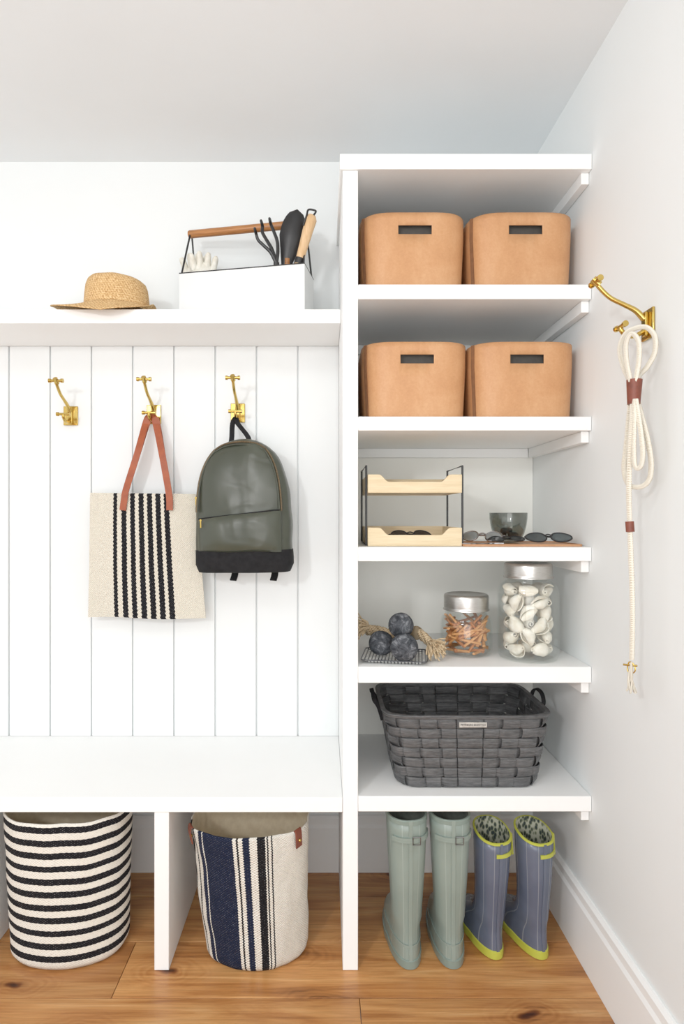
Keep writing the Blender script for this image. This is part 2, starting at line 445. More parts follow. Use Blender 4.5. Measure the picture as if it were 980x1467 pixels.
n=72; rings=[]
prof=[(.004,.096),(.03,.097),(.055,.099),(.070,.1005),(.080,.099),(.088,.092),(.0935,.078),(.0965,.055),(.0985,.03),(.0995,.004)]
for r,z in prof:
    ring=[]
    for i in range(n):
        a=2*pi*i/n; c,s_=math.cos(a),math.sin(a)
        dz=0
        if z>.05: dz=.003*(-c)*((z-.05)/.05)
        ring.append(Vector((r*c*.99,r*s_*.95,z+dz+.002*noise.noise(Vector((c*2,s_*2,z*20))))))
    rings.append(ring)
part(HT,"crown",loft(rings,True,False),strawm,sharp=70)
rings=[]
for q in range(0,9):
    k=q/8; ring=[]
    for i in range(n):
        a=2*pi*i/n; c,s_=math.cos(a),math.sin(a)
        R=.146+ (.050*c*c if c<0 else -.031*c**2)
        if s_>0: R=min(R,.150/max(s_,.4)) if s_>.7 else R
        r=.0985+(R-.0985)*k
        z=.010*(1-k)+.004*k
        z+= .016*k*max(0,-c)+.024*k*max(0,c)
        if s_<0: z-= .040*k*(-s_)
        ring.append(Vector((r*c,r*s_*.95,z+.002*k*math.sin(a*3))))
    rings.append(ring)
o=part(HT,"brim",loft(rings,False,False),strawm,sharp=70); s=o.modifiers.new("s",'SOLIDIFY'); s.thickness=.003

# ------------------------------------------------------------ garden caddy
CD=thing("garden_caddy",(-.245,1.924,UT),"white enamel garden tool caddy with wooden handle on the shelf","tool caddy",rz=-11.0)
W,D,Hh=.402,.128,.146; t=.002
body=G(box(-W/2,W/2,-D/2,-D/2+t,0,Hh),box(-W/2,W/2,D/2-t,D/2,0,Hh),box(-W/2,-W/2+t,-D/2+t,D/2-t,0,Hh),box(W/2-t,W/2,-D/2+t,D/2-t,0,Hh),box(-W/2+t,W/2-t,-D/2+t,D/2-t,0,t))
part(CD,"caddy_body",body,enamel)
part(CD,"rim",tube([(-W/2,-D/2,Hh),(W/2,-D/2,Hh),(W/2,D/2,Hh),(-W/2,D/2,Hh)],.0018,8,closed=True),black)
hz=.296
for sx in (-1,1):
    x=sx*(W/2-.004)
    part(CD,"wire_frame",tube([(x,-D/2+.004,Hh-.01),(x*.96,-.006,hz),(x*.96,.006,hz),(x,D/2-.004,Hh-.01)],.003,8),black)
part(CD,"wooden_handle",tube([(-W/2+.004,0,hz),(-W/2+.008,0,hz),(W/2-.008,0,hz),(W/2-.004,0,hz)],[.0105,.0125,.0125,.0105],20),handlew)
cotton=mat("white_cotton",(236,234,224),.95,rgb2=(220,216,202),vs=60,bs=400,bstr=.5)
def glove(loc,rz,label,sc=1.0):
    g=Geo()
    g.add(sphere((0,0,.05),.04,20,12,1,.35,1.25))
    for i,(fx,fl,an) in enumerate(((-.028,.05,-.22),(-.010,.06,-.06),(.010,.058,.08),(.028,.048,.22))):
        p0=Vector((fx,0,.07)); p1=p0+Vector((math.sin(an)*fl*.6,-.004,math.cos(an)*fl*.6)); p2=p1+Vector((math.sin(an)*fl*.4,-.014,math.cos(an)*fl*.32))
        g.add(tube(spline([p0,p1,p2],5),[.010,.0105,.010,.0095,.005],12))
    g.add(tube(spline([(.03,0,.03),(.052,-.006,.055),(.058,-.01,.078)],5),[.011,.010,.006],12))
    g.add(tube([(0,0,-.085),(0,0,-.03),(0,0,.03)],[.033,.031,.034],20,flat=.4))
    g.v=[p*sc for p in g.v]
    return single("gardening_glove",g,cotton,label,"glove","gardening gloves",loc=loc,rot=(0,0,math.radians(rz)),sharp=80)
glove((X(278,1.955),1.972,UT+.100),-10,"white cotton gardening glove poking out of the caddy",1.05)
glove((X(292,1.93),1.925,UT+.092),14,"white cotton gardening glove poking out of the caddy")
P3=P
T=thing("hand_cultivator",(X(394,1.88),1.878,UT+.004),"black three-pronged hand cultivator standing in the caddy","garden tool")
g=Geo()
fd=1.862
for pts in ([(396,378),(388,362),(378,352),(370,344),(367,335)],[(396,378),(390,358),(382,344),(376,333),(376,324)],[(396,378),(398,360),(397,345),(392,331),(388,321)]):
    q=[P3(a,b,fd-.005*i) for i,(a,b) in enumerate(pts)]
    q.append(q[-1]+Vector((-.002,-.022,.006))); q.append(q[-1]+Vector((.002,-.010,-.014)))
    g.add(tube(spline(q,6),[.0055,.0055,.0052,.005,.0048,.0042,.002],8))
part(T,"prongs",g,black,world=True)
part(T,"handle",tube([Vector((X(396,1.88),1.880,UT+.006)),P3(396,376,fd)],[.011,.009],14),black,world=True)
T=thing("garden_trowel",(X(413,1.9),1.9,UT+.004),"black metal garden trowel standing blade up in the caddy","garden tool")
c0=P3(410,380,1.88); c1=P3(426,300,1.87); ax=(c1-c0).normalized(); sd=Vector((ax.z,0,-ax.x)); L=(c1-c0).length
rings=[]
for i in range(15):
    k=i/14; w=.039*math.sqrt(max(0,1-max(0,(k-.58)/.42)**2))*(.40+.60*min(1,k*2.0)); w=max(w,.0015)
    c=c0+ax*L*k; ring=[]
    for j in range(9):
        u=-1+2*j/8; ring.append(c+sd*w*u+Vector((0,-.012*(1-u*u)*w/.039,0)))
    for j in range(8,-1,-1):
        u=-1+2*j/8; ring.append(c+sd*w*u+Vector((0,.0025-.012*(1-u*u)*w/.039,0)))
    rings.append(ring)
part(T,"blade",loft(rings),black,world=True)
part(T,"handle",tube([Vector((X(408,1.9),1.9,UT+.006)),c0+ax*.02],[.012,.009],14),handlew,world=True)
T=thing("hand_tool",(X(420,1.86),1.870,UT+.004),"light wooden garden tool handle with black collar standing in the caddy","garden tool")
a=P3(424,392,1.850); b_=P3(447,309,1.842)
d=(b_-a)
part(T,"handle",tube([a,a+d*.25,a+d*.5,a+d*.75,a+d*.93,b_],[.0125,.013,.0145,.0165,.0185,.012],20),beech,world=True)
part(T,"collar",tube([a+d*.16,a+d*.26],[.0148,.0152],20),black,world=True)
part(T,"hanging_loop",tube(spline([a+d*.98+Vector((.006,-.01,0)),a+d*1.03+Vector((.01,-.01,.004)),a+d*1.04+Vector((-.012,-.01,.006)),a+d*.96+Vector((-.014,-.014,0)),a+d*.8+Vector((-.016,-.012,0))],6),.003,8),black,world=True)
part(T,"tine",tube([a,Vector((X(418,1.86),1.870,UT+.006))],[.005,.003],8),black,world=True)

# ------------------------------------------------------------ tote bag
blk=lin((24,24,28)); crm=lin((234,227,210)); wht=lin((242,238,227)); nav=lin((28,36,60))
st=[(0,crm)]
for i in range(7):
    a=.225+i*.079; st.append((a,blk)); st.append((a+(.046 if i else .034),crm))
totem=fabric("tote_fabric",st,'u',nu=55,nv=62,jag=.008,jn=64,strength=.6)
TB=thing("tote_bag",P(211,884,1.985),"cream woven tote bag with black vertical stripes hanging from a hook","bag")
tl,tr,bl,br=P(130,706,1.985),P(281,708,1.985),P(127,884,1.985),P(295,886,1.985)
def totept(u,v,side):
    top=tl.lerp(tr,u); bot=bl.lerp(br,u); p=bot.lerp(top,v)
    th=.003+.014*math.sin(pi*min(max(u,0),1))**.6*math.sin(pi*min(1,v*.8+.08))**.7
    wob=.0035*math.sin(u*9+v*2)*(1-v)+.003*noise.noise(Vector((u*4,v*4,0)))
    th2=th if side<0 else th*.5
    return p+Vector((0,side*th2+wob-.002,0.0025*math.sin(u*7)*(1-v)))
N,Mv=44,40
g=Geo()
for side in (-1,1):
    n0=len(g.v)
    for j in range(Mv+1):
        for i in range(N+1): g.v.append(totept(i/N,j/Mv,side))
    for j in range(Mv):
        for i in range(N):
            q=[n0+j*(N+1)+i,n0+j*(N+1)+i+1,n0+(j+1)*(N+1)+i+1,n0+(j+1)*(N+1)+i]
            uv=[(i/N,j/Mv),((i+1)/N,j/Mv),((i+1)/N,(j+1)/Mv),(i/N,(j+1)/Mv)]
            if side>0: q=q[::-1]; uv=uv[::-1]
            g.face(q,uv)
o2=(N+1)*(Mv+1)
for j in range(Mv):
    for i in (0,N):
        a=j*(N+1)+i; b_=(j+1)*(N+1)+i; uu=[(i/N,j/Mv)]*4
        g.face([a,b_,b_+o2,a+o2] if i==0 else [a,a+o2,b_+o2,b_],uu)
for i in range(N):
    g.face([i,i+o2,i+1+o2,i+1],[(i/N,0)]*4)
part(TB,"bag_body",g,totem,world=True,sharp=60)
hk=h1.location
pegz=hk.z-.024+.0065; pegy=hk.y-.045
for k,(yo,xo) in enumerate(((-.022,0),(.008,.004))):
    yy=1.985+yo
    pts=[P(176,731,yy),P(178,716,yy),P(181,700,yy),P(197,650,yy)+Vector((0,-.002,0)),Vector((hk.x-.016+xo,pegy,pegz-.02)),Vector((hk.x-.006+xo,pegy,pegz+.001)),Vector((hk.x+.006+xo,pegy,pegz+.001)),Vector((hk.x+.018+xo,pegy,pegz-.02)),P(234,660,yy),P(241,700,yy),P(243,716,yy),P(243,731,yy)]
    if k: pts=pts[2:-2]
    part(TB,"strap",ribbon(spline(pts,5),Vector((1,0,0)),.021,.0035),orange_leather,world=True,bevel=.0008)

# ------------------------------------------------------------ backpack
def nylon():
    m,nt,b=newmat("olive_nylon",(60,64,54),.36)
    n=noi(nt,ocoord(nt,(1,1,.5)),6,2,.45,.9)
    n3=noi(nt,ocoord(nt,(1,1,1.6)),10,1,.4,.6)
    nt.links.new(ramp(nt,n,[(.3,lin((57,61,50))),(.7,lin((66,70,58)))]),b.inputs['Base Color'])
    hgt=mth(nt,'ADD',mth(nt,'MULTIPLY',n,1.0),mth(nt,'MULTIPLY',n3,.45))
    bump(nt,b,hgt,.42,.03)
    return m
nyl=nylon()
bpc=Vector((X(350.5,1.93),1.930,Z(820,1.90)))
BTH=math.radians(-9)
BP=thing("backpack",bpc,"dark olive nylon backpack with black base hanging from a hook","backpack",rot=(0,math.radians(-1.0),BTH))
h=.422
def bw(z):
    k=z/h
    hw=.155*(1-max(0,(k-.2)/.8)**3.8)**.5 if k<1 else .004
    if k<.06: hw*=.93+.07*(k/.06)
    return max(hw,.004)
def bd(z):
    k=z/h; d=.062*(1-max(0,(k-.25)/.75)**3*.75)**.8
    if k<.06: d*=.85+.15*(k/.06)
    if k>.97: d*=max(.2,(1-(k-.97)/.03)**.5)
    return d
zs=[0,.006,.014,.025]+[.025+i*(h-.025-.03)/22 for i in range(1,23)]+[h-.022,h-.015,h-.009,h-.004,h-.001]
def bprings(zz,ex=0,p=2.9):
    r=[]
    for z in zz:
        ring=sring(0,0,z,bw(z)+ex,bd(z)+ex,p,72)
        ring=[q+Vector((0,.014*noise.noise(Vector((q.x*9,q.z*9,1.3))),.0)) + Vector((.006*noise.noise(Vector((q.z*12,q.y*9,5))),0,0)) for q in ring]
        r.append(ring)
    return r
part(BP,"main_compartment",loft(bprings(zs)),nyl)
part(BP,"base_panel",loft(bprings([.0005,.006,.014,.025,.045,.06,.069,.071],.0018),False,False),blackcloth)
pr=[]
SL=.012
zp=[.066,.072,.085,.11,.13,.15,.165,.175,.18]
for z in zp:
    k=(z-.066)/(.114); sc=min(1,(k/.12)**.5 if k<.12 else 1)*(1 if k<.75 else max(.05,(1-((k-.75)/.25)**2))**.5)
    ring=[]
    for q in sring(0,0,z,.134*(.985+.015*sc),.018*sc+.005,2.6,60):
        f=1-abs(q.x/.158)**2.6; f=max(f,0)**(1/2.9)
        yy=-bd(z)*f*1.0 + (q.y-.005)
        ring.append(Vector((q.x,yy,z+SL*k*(q.x/.13)+.004*noise.noise(Vector((q.x*10,z*10,0))))))
    pr.append(ring)
part(BP,"front_pocket",loft(pr),nyl)
zipm=mat("zipper_brass",(112,94,66),.4,.4,rgb2=(70,58,42),vs=300)
part(BP,"pocket_zipper",tube([Vector((x,-bd(.18)*max(1-abs(x/.158)**2.6,0)**(1/2.9)-.009,.181+SL*(x/.13))) for x in [-.130+.26*i/24 for i in range(25)]],.0022,8),blackcloth)
def onsurf(a,z,ex=.001,p=2.9):
    c,s_=math.cos(a),math.sin(a)
    return Vector(((bw(z)+ex)*math.copysign(abs(c)**(2/p),c),(bd(z)+ex)*math.copysign(abs(s_)**(2/p),s_),z))
zz_=[.19+i*(.385-.19)/16 for i in range(17)]
arc=[onsurf(math.radians(-38),z,.0045) for z in zz_]
arcl=[onsurf(math.radians(-150),z,.003) for z in zz_]
top=spline([arc[-1],onsurf(math.radians(-52),.403,.003),onsurf(math.radians(-90),.409,.003),onsurf(math.radians(-130),.403,.002),arcl[-1]],5)
part(BP,"main_zipper",tube(arc+top[1:-1]+arcl[::-1],.0030,8),zipm)
part(BP,"zipper_flap",tube([q+Vector((-.006,-.003,.0)) for q in arc]+[q+Vector((0,-.003,-.008)) for q in top[1:-1]]+[q+Vector((.006,-.003,.0)) for q in arcl[::-1]],.0026,8),nyl)
for q in (onsurf(math.radians(-150),.235,.006),Vector((-.115,-.076,.164))):
    part(BP,"zipper_pull",G(box(-.002,.002,-.001,.001,-.022,0),cyl((0,-.0015,.001),(0,.0015,.001),.0035,12)).move(q),brass)
dx=(h2.location.x-bpc.x)+.0087; dy=(h2.location.y-.052)-bpc.y
lx=dx*math.cos(BTH)+dy*math.sin(BTH); ly=-dx*math.sin(BTH)+dy*math.cos(BTH)
part(BP,"grab_handle",ribbon(spline([(-.042,.0,h-.03),(-.041,.018,h+.004),(lx-.009,ly-.008,.478),(lx,ly,.497),(lx+.009,ly-.008,.478),(.014,.018,h+.006),(.020,.0,h-.03)],6),Vector((1,.6,0)),.016,.0035),blackcloth)
for x in (-.048,.086):
    part(BP,"shoulder_strap",ribbon(spline([(x*.6,.05,.36),(x*1.0,.064,.25),(x*1.1,.066,.12),(x,.062,.02),(x,.05,-.014),(x-.002,.035,-.032)],6),Vector((1,0,0)),.022,.004),blackcloth)

# ------------------------------------------------------------ rope leash
def ropemat(name,c1,c2,sc=500,st=.8,tw=2):
    m,nt,b=newmat(name,c1,.9,0,.2)
    uv=nt.nodes.new('ShaderNodeUVMap'); uv.uv_map="UVMap"; sp=nt.nodes.new('ShaderNodeSeparateXYZ'); nt.links.new(uv.outputs[0],sp.inputs[0])
    a=mth(nt,'ADD',mth(nt,'MULTIPLY',sp.outputs[1],sc),mth(nt,'MULTIPLY',sp.outputs[0],2*pi*tw))
    b2=mth(nt,'SUBTRACT',mth(nt,'MULTIPLY',sp.outputs[1],sc),mth(nt,'MULTIPLY',sp.outputs[0],2*pi*tw))
    w=mth(nt,'MULTIPLY',mth(nt,'SINE',a),mth(nt,'SINE',b2))
    nt.links.new(ramp(nt,mth(nt,'ADD',mth(nt,'MULTIPLY',w,.5),.5),[(.1,lin(c2)),(.5,lin(c1))]),b.inputs['Base Color'])
    bump(nt,b,w,st,.002); return m
leashm=ropemat("leash_rope",(236,230,216),(200,190,170),1500,.45,2)
leashm2=ropemat("leash_rope_short",(236,230,216),(200,190,170),380,.45,2)
def LP(px,py,bias=0):
    x=.630+(px-888)*.00100+bias; x=min(x,.690)
    d=FP*x/(px-CX); return Vector((x,d,CH-(py-CY)*d/FP))
LS=thing("dog_leash",LP(903,745),"cream braided rope dog leash looped over a side wall hook","leash")
pth=[LP(904,560,-.004),LP(901,600),LP(897,640),LP(894,672),LP(900,693),LP(915,698),LP(929,689),LP(933,665),LP(928,630),LP(919,595),LP(912,565),LP(915,540),LP(927,526),LP(938,505),LP(938,482),LP(926,469),LP(908,471),LP(895,480),LP(888,500),LP(893,525),LP(904,552),LP(906,590,-.010),LP(903,640,-.010),LP(901,700,-.006),LP(902,745),LP(904,800),LP(906,860),LP(906,910),LP(905,945)]
part(LS,"rope",tube(spline(pth,8),.0052,12),leashm,world=True)
part(LS,"rope_loop",tube(spline([LP(905,552,-.01),LP(898,520,-.012),LP(897,492,-.014),LP(905,478,-.014),LP(915,490,-.014),LP(915,520,-.012),LP(909,552,-.01)],7),.0050,12),leashm2,world=True)
part(LS,"rope_loop",tube(spline([LP(911,572,-.010),LP(917,610,-.012),LP(921,648,-.012),LP(918,668,-.013),LP(910,668,-.013),LP(908,640,-.012),LP(909,600,-.012),LP(909,572,-.010)],7),.0048,12),leashm2,world=True)
part(LS,"leather_wrap",tube([LP(909,544,-.006),LP(908,579,-.006)],[.0155,.0125],16),brown_leather,world=True)
part(LS,"leather_wrap",tube([LP(902,747),LP(903,762)],.0085,16),brown_leather,world=True)
part(LS,"clip",G(tube(spline([LP(901,949),LP(899,956),LP(900,962),LP(905,965),LP(910,961),LP(909,954),LP(905,949)],5,True),.0014,8,closed=True),tube([LP(893,952),LP(913,954)],.0022,8)),brass,world=True)
g=Geo()
for i in range(16):
    g.add(tube(spline([LP(905,948),LP(903+random.uniform(-3,4),970,random.uniform(-.004,.004)),LP(905+random.uniform(-7,8),992+random.uniform(-5,2),random.uniform(-.006,.006))],4),.002,5))
part(LS,"rope_tassel",g,leashm2,world=True)

# ------------------------------------------------------------ desk tray organiser
zc=SH['C']+.0006
yf=1.650; L=.235; xl,xr=X(527,yf),X(662,yf); wl=xr-xl
DT=thing("letter_tray_stand",((xl+xr)/2,yf+L/2,zc),"two-tier pale wood letter tray with black wire frame on the shelf","desk organizer")
def trayparts(z0,name):
    th=.009; hgt=.050; low=.030
    x0,x1=-wl/2,wl/2; y0,y1=-L/2,L/2
    def facepanel(y,ya):
        pr=[(x0,0),(x1,0),(x1,hgt)]
        a=.03
        for i in range(9):
            k=i/8; pr.append((x1-a-.028*k, hgt-(hgt-low)*(.5-.5*math.cos(pi*k))))
        for i in range(9):
            k=1-i/8; pr.append((x0+a+.028*k, hgt-(hgt-low)*(.5-.5*math.cos(pi*k))))
        pr.append((x0,hgt))
        return loft([[Vector((p,y,z0+q)) for p,q in pr],[Vector((p,ya,z0+q)) for p,q in pr]])
    g=G(facepanel(y0,y0+th),box(x0,x1,y1-th,y1,z0,z0+hgt),box(x0,x0+th,y0+th,y1-th,z0,z0+hgt),box(x1-th,x1,y0+th,y1-th,z0,z0+hgt),box(x0+th,x1-th,y0+th,y1-th,z0+.002,z0+.008))
    return part(DT,name,g,pale,bevel=.0012,sharp=25)
trayparts(.0,"lower_tray"); trayparts(Z(706,yf)-zc,"upper_tray")
for sx in (-1,1):
    x=sx*(wl/2+.0035); zt=Z(667,yf)-zc
    part(DT,"wire_frame",tube([(x,-L/2+.012,.003),(x,-L/2+.012,zt),(x,L/2-.02,zt),(x,L/2-.02,.003)],.0030,8,closed=True),black)
def glasses(name,loc,rz,label,fm,lm,rx=0,lw=.024,lh=.019,group=None):
    T=thing(name,loc,label,"glasses",group,rot=(math.radians(rx),0,math.radians(rz)))
    g=Geo()
    for s_ in (-1,1):
        ring=[Vector((s_*.034+lw*math.cos(2*pi*i/24),lh*math.sin(2*pi*i/24)*(1-.15*math.cos(2*pi*i/24)*s_)+lh,0.006)) for i in range(24)]
        g.add(tube(ring,.0022,8,closed=True))
        part(T,"lens",loft([[p+Vector((0,0,-.0006)) for p in ring],[p+Vector((0,0,.0006)) for p in ring]]),lm)
    g.add(tube(spline([(-.012,.006+lh,.006),(0,.010+lh,.008),(.012,.006+lh,.006)],5),.002,8))
    part(T,"frame",g,fm)
    for s_ in (-1,1):
        part(T,"temple",tube(spline([(s_*.059,.004+lh,.004),(s_*.060,.008+lh,.001),(s_*.02,.008+lh,.001),(-s_*.03,.010+lh+.003*s_,.001),(-s_*.055,.006+lh+.003*s_,.001)],6),.0018,8),fm)
    return T
darklens=mat("dark_lens",(36,38,40),.08,.0,spec=1)
mirr=mat("mirror_lens",(96,104,106),.12,.5,rgb2=(74,82,84),vs=20)
palelens=mat("pale_lens",(170,176,176),.12,.6,rgb2=(140,146,148),vs=20)
glasses("eyeglasses",(X(592,1.70),1.72,zc+.0125),10,"black folded eyeglasses lying in the lower wooden tray",black,darklens,rx=35)
coppery=mat("tan_tray",(184,132,92),.5,rgb2=(198,146,104),vs=12,bs=200,bstr=.1)
cx0,cx1=X(664,1.64),.694
CT=thing("catchall_tray",((cx0+cx1)/2,1.725,zc),"flat tan leather catchall tray on the shelf","tray")
hw=(cx1-cx0)/2
def rr(hx,hy,z,r,n=6):
    o=[]
    for cx_,cy_,a0 in ((hx-r,-hy+r,-90),(hx-r,hy-r,0),(-hx+r,hy-r,90),(-hx+r,-hy+r,180)):
        for i in range(n+1):
            a=math.radians(a0+90*i/n); o.append(Vector((cx_+r*math.cos(a),cy_+r*math.sin(a),z)))
    return o
part(CT,"tray_body",loft([rr(hw,.10,0,.012),rr(hw,.10,.006,.012),rr(hw-.003,.097,.006,.010),rr(hw-.003,.097,.003,.010)]),coppery)
zt=zc+.0045
TU=thing("glass_tumbler",(X(731,1.75),1.768,zt),"smoked grey rounded glass cup holding small dark items on the tray","glass")
part(TU,"glass_body",lathe([(.020,0),(.027,.001),(.036,.010),(.044,.026),(.050,.048),(.053,.070),(.0535,.086),(.0525,.0865),(.0515,.086),(.0505,.070),(.0475,.049),(.041,.028),(.033,.012),(.020,.006)],48,True,True),smoke,sharp=60)
pbm=mat("pebble_dark",(44,44,46),.5,rgb2=(110,110,112),vs=60)
for i in range(5):
    a=i*1.257; single("pebble",sphere((0,0,0),.0125,14,9,1,.8,.75),pbm,"small dark rounded item in the glass cup","trinket","dark items in the glass cup",loc=(TU.location.x+.018*math.cos(a),TU.location.y+.018*math.sin(a),zt+.022+.012*(i%2)))
silver=mat("silver_metal",(180,180,182),.25,1,rgb2=(160,160,162),vs=40)
glasses("sunglasses",(X(785,1.66),1.645,zt+.003),-3,"dark sunglasses with grey mirrored lenses on the tray",black,mirr,rx=38,lw=.028,lh=.018)
glasses("sunglasses",(X(690,1.70),1.710,zt+.003),-32,"silver framed sunglasses with pale lenses on the tray",silver,palelens,rx=42,lw=.023,lh=.019)
glasses("sunglasses",(X(729,1.68),1.676,zt+.003),18,"small black sunglasses lying in front of the glass cup",black,darklens,rx=26,lw=.021,lh=.013)
KR=thing("key_ring",(X(692,1.64),1.643,zt),"bunch of steel keys on a ring lying on the tray","keys")
steel=mat("steel",(150,150,152),.3,1,rgb2=(120,120,122),vs=60)
part(KR,"ring",tube([Vector((.012*math.cos(2*pi*i/20),.012*math.sin(2*pi*i/20),.0022)) for i in range(20)],.0011,6,closed=True),steel)
for a in (20,-15,160):
    m=Matrix.Rotation(math.radians(a),4,'Z')
    g=G(lathe([(.009,0),(.009,.002)],16).move((.022,0,0)),box(.03,.055,-.003,.003,0,.002),box(.044,.047,-.006,-.003,0,.002),box(.050,.053,-.006,-.003,0,.002)).move((0,0,.0006+.0022*(abs(a)==15)+.0001)).tf(m)
    part(KR,"key",g,steel)

# ------------------------------------------------------------ plate, balls, rope toy
zd=SH['D']+.0006
def gridm():
    m,nt,b=newmat("checked_ceramic",(235,235,232),.25)
    oc=ocoord(nt); sp=nt.nodes.new('ShaderNodeSeparateXYZ'); nt.links.new(oc,sp.inputs[0])
    def ln(s_,f,th): return mth(nt,'LESS_THAN',mth(nt,'FRACT',mth(nt,'MULTIPLY',s_,f)),th)
    f=mth(nt,'MAXIMUM',ln(sp.outputs[0],110,.36),ln(sp.outputs[1],60,.18))
    nt.links.new(mixc(nt,f,lin((240,240,236)),lin((60,64,72))),b.inputs['Base Color']); return m
PL=thing("small_tray",(.196,1.690,zd),"small white tray with black grid pattern on the shelf","tray",rz=-9)
part(PL,"tray_body",loft([rr(.070,.060,0,.01),rr(.088,.077,.010,.012),rr(.086,.075,.009,.011),rr(.070,.060,.003,.01)]),gridm())
part(PL,"tray_rim",tube(rr(.088,.077,.0105,.012),.0016,6,closed=True),mat("dark_glaze",(46,48,54),.3,rgb2=(60,62,68),vs=40))
def woolm(name,a,b_):
    m,nt,bb=newmat(name,a,1.0,0,.05)
    oc=ocoord(nt); n=noi(nt,oc,42,8,.75,.9)
    mid=tuple((a[i]*2+b_[i])//3 for i in range(3))
    nt.links.new(ramp(nt,n,[(.40,lin(a)),(.53,lin(mid)),(.68,lin(b_))]),bb.inputs['Base Color'])
    bump(nt,bb,noi(nt,oc,260,4,.7),.8,.004); return m
wm=woolm("charcoal_wool",(54,57,62),(148,151,156))
def ball(c,r,i):
    g=sphere((0,0,0),r,36,24); g.v=[p*(1+.03*noise.noise(p*40+Vector((i*3,0,0)))) for p in g.v]
    single("wool_ball",g,wm,"mottled charcoal grey felted wool ball on the small tray","wool ball","felted wool balls",loc=c,rot=(i,i*2,i*.5),sharp=80)
ball((.158,1.697,zd+.041),.0345,1); ball((.2135,1.630,zd+.043),.0375,2); ball((.212,1.686,zd+.093),.0350,3)
jute=ropemat("jute_rope",(206,184,150),(150,122,88),260)
RT=thing("rope_dog_toy",(.22,1.76,zd+.003),"beige braided rope dog toy with frayed ends beside the balls","dog toy")
path=spline([(.125,1.765,zd+.065),(.16,1.770,zd+.060),(.205,1.765,zd+.05),(.25,1.745,zd+.065),(.280,1.715,zd+.055),(.300,1.685,zd+.033)],8)
strands=Geo()
for s_ in range(3):
    pts=[]
    for i,p in enumerate(path):
        a=i*.75+s_*2*pi/3; pts.append(p+Vector((0,math.cos(a)*.008,math.sin(a)*.008)))
    strands.add(tube(pts,.0085,8))
strands.add(sphere((.262,1.735,zd+.062),.020,14,10)); 
part(RT,"braided_rope",strands,jute,world=True)
jute2=mat("jute_fibre",(216,196,162),.9,rgb2=(188,162,126),vs=80)
for c,dirn in ((Vector((.128,1.765,zd+.066)),Vector((-.6,-.3,.15))),(Vector((.293,1.690,zd+.040)),Vector((.35,-.9,-.15)))):
    g=Geo()
    for i in range(170):
        d=(dirn.normalized()+Vector((random.uniform(-.55,.55),random.uniform(-.5,.5),random.uniform(-.45,.5)))).normalized()
        L1=random.uniform(.032,.066); e=c+d*L1; e.x=min(max(e.x,.096),.328); e.z=max(e.z,zd+.003)
        mid=c+d*L1*.5+Vector((random.uniform(-.007,.007),random.uniform(-.007,.007),.006)); mid.x=max(mid.x,.096); mid.z=max(mid.z,zd+.004)
        g.add(tube(spline([c,mid,e],5),[.0013,.0018,.0022,.0018],5))
    part(RT,"frayed_end",g,jute2,world=True)

# ------------------------------------------------------------ jars
def jar(loc,R,Hg,lidR,lidh,label):
    T=thing("glass_jar",loc,label,"jar")
    hz=Hg-lidh; n_=lidR-.006
    prof=[(R*.80,0.0),(R*.93,.002),(R*.985,.012),(R,.03),(R,hz-.045),(R*.985,hz-.032),(R*.93,hz-.020),(n_+.002,hz-.010),(n_,hz-.004),(n_,hz+.012)]
    inn=[(n_-.003,hz+.012),(n_-.003,hz-.006),(R*.90,hz-.024),(R*.985-.004,hz-.036),(R-.004,hz-.05),(R-.004,.03),(R*.97-.004,.014),(R*.80,.008)]
    part(T,"glass_body",lathe(prof+inn,64,True,True),glass,sharp=60)
    lid=[(lidR-.001,hz),(lidR+.001,hz+.001),(lidR+.001,hz+.003),(lidR-.0015,hz+.006),(lidR-.001,hz+.010),(lidR-.001,Hg-.008),(lidR-.002,Hg-.003),(lidR-.006,Hg),(lidR-.012,Hg),(lidR-.014,Hg-.002),(.001,Hg-.002)]
    part(T,"lid",lathe(lid,64,False,True),lidm,sharp=50)
    return T
J1=Vector((X(668,1.75),1.752,zd)); J2=Vector((X(757,1.695),1.698,zd))
jar(J1,.0745,.172,.0645,.046,"glass jar with steel lid holding orange brown chew sticks")
jar(J2,.083,.266,.066,.042,"tall glass jar with steel lid holding white chew knots")
stm=mat("chew_stick",(206,142,84),.6,rgb2=(226,170,114),vs=30,bs=120,bstr=.5)
stm2=mat("chew_stick_dark",(166,96,48),.6,rgb2=(204,138,82),vs=30,bs=120,bstr=.5)
base_st=[]
for v in range(4):
    pts=[(0,0,-.042),(.0006*v,0,-.012),(-.0006*v,0,.014),(0,0,.042)]
    base_st.append(mkobj("chew_stick",tube(pts,[.0048,.0058,.0055,.0048],8,flat=.7),stm if v%2 else stm2,sharp=50))
random.seed(3)
cnt=0
for lay in range(7):
    for k in range(8):
        a=k*2*pi/8+lay*.55
        o=base_st[cnt%4].copy() if cnt>=4 else base_st[cnt]
        if cnt>=4: col.objects.link(o)
        tilt=random.uniform(.75,1.40)*random.choice((-1,1)) if 0<lay else 1.5
        rad=.047 if k%2 else .040
        o.rotation_euler=(0,tilt,a+pi/2+random.uniform(-.12,.12))
        o.location=J1+Vector((rad*math.cos(a),rad*math.sin(a),(.016 if lay==0 else .038+lay*.0080)))
        tag(o,"thin orange brown chew stick inside the glass jar","dog treat","chew sticks in the jar"); cnt+=1
knm=mat("rawhide_white",(248,244,234),.55,rgb2=(230,221,203),vs=45,bs=90,bstr=.5)
base_kn=[]
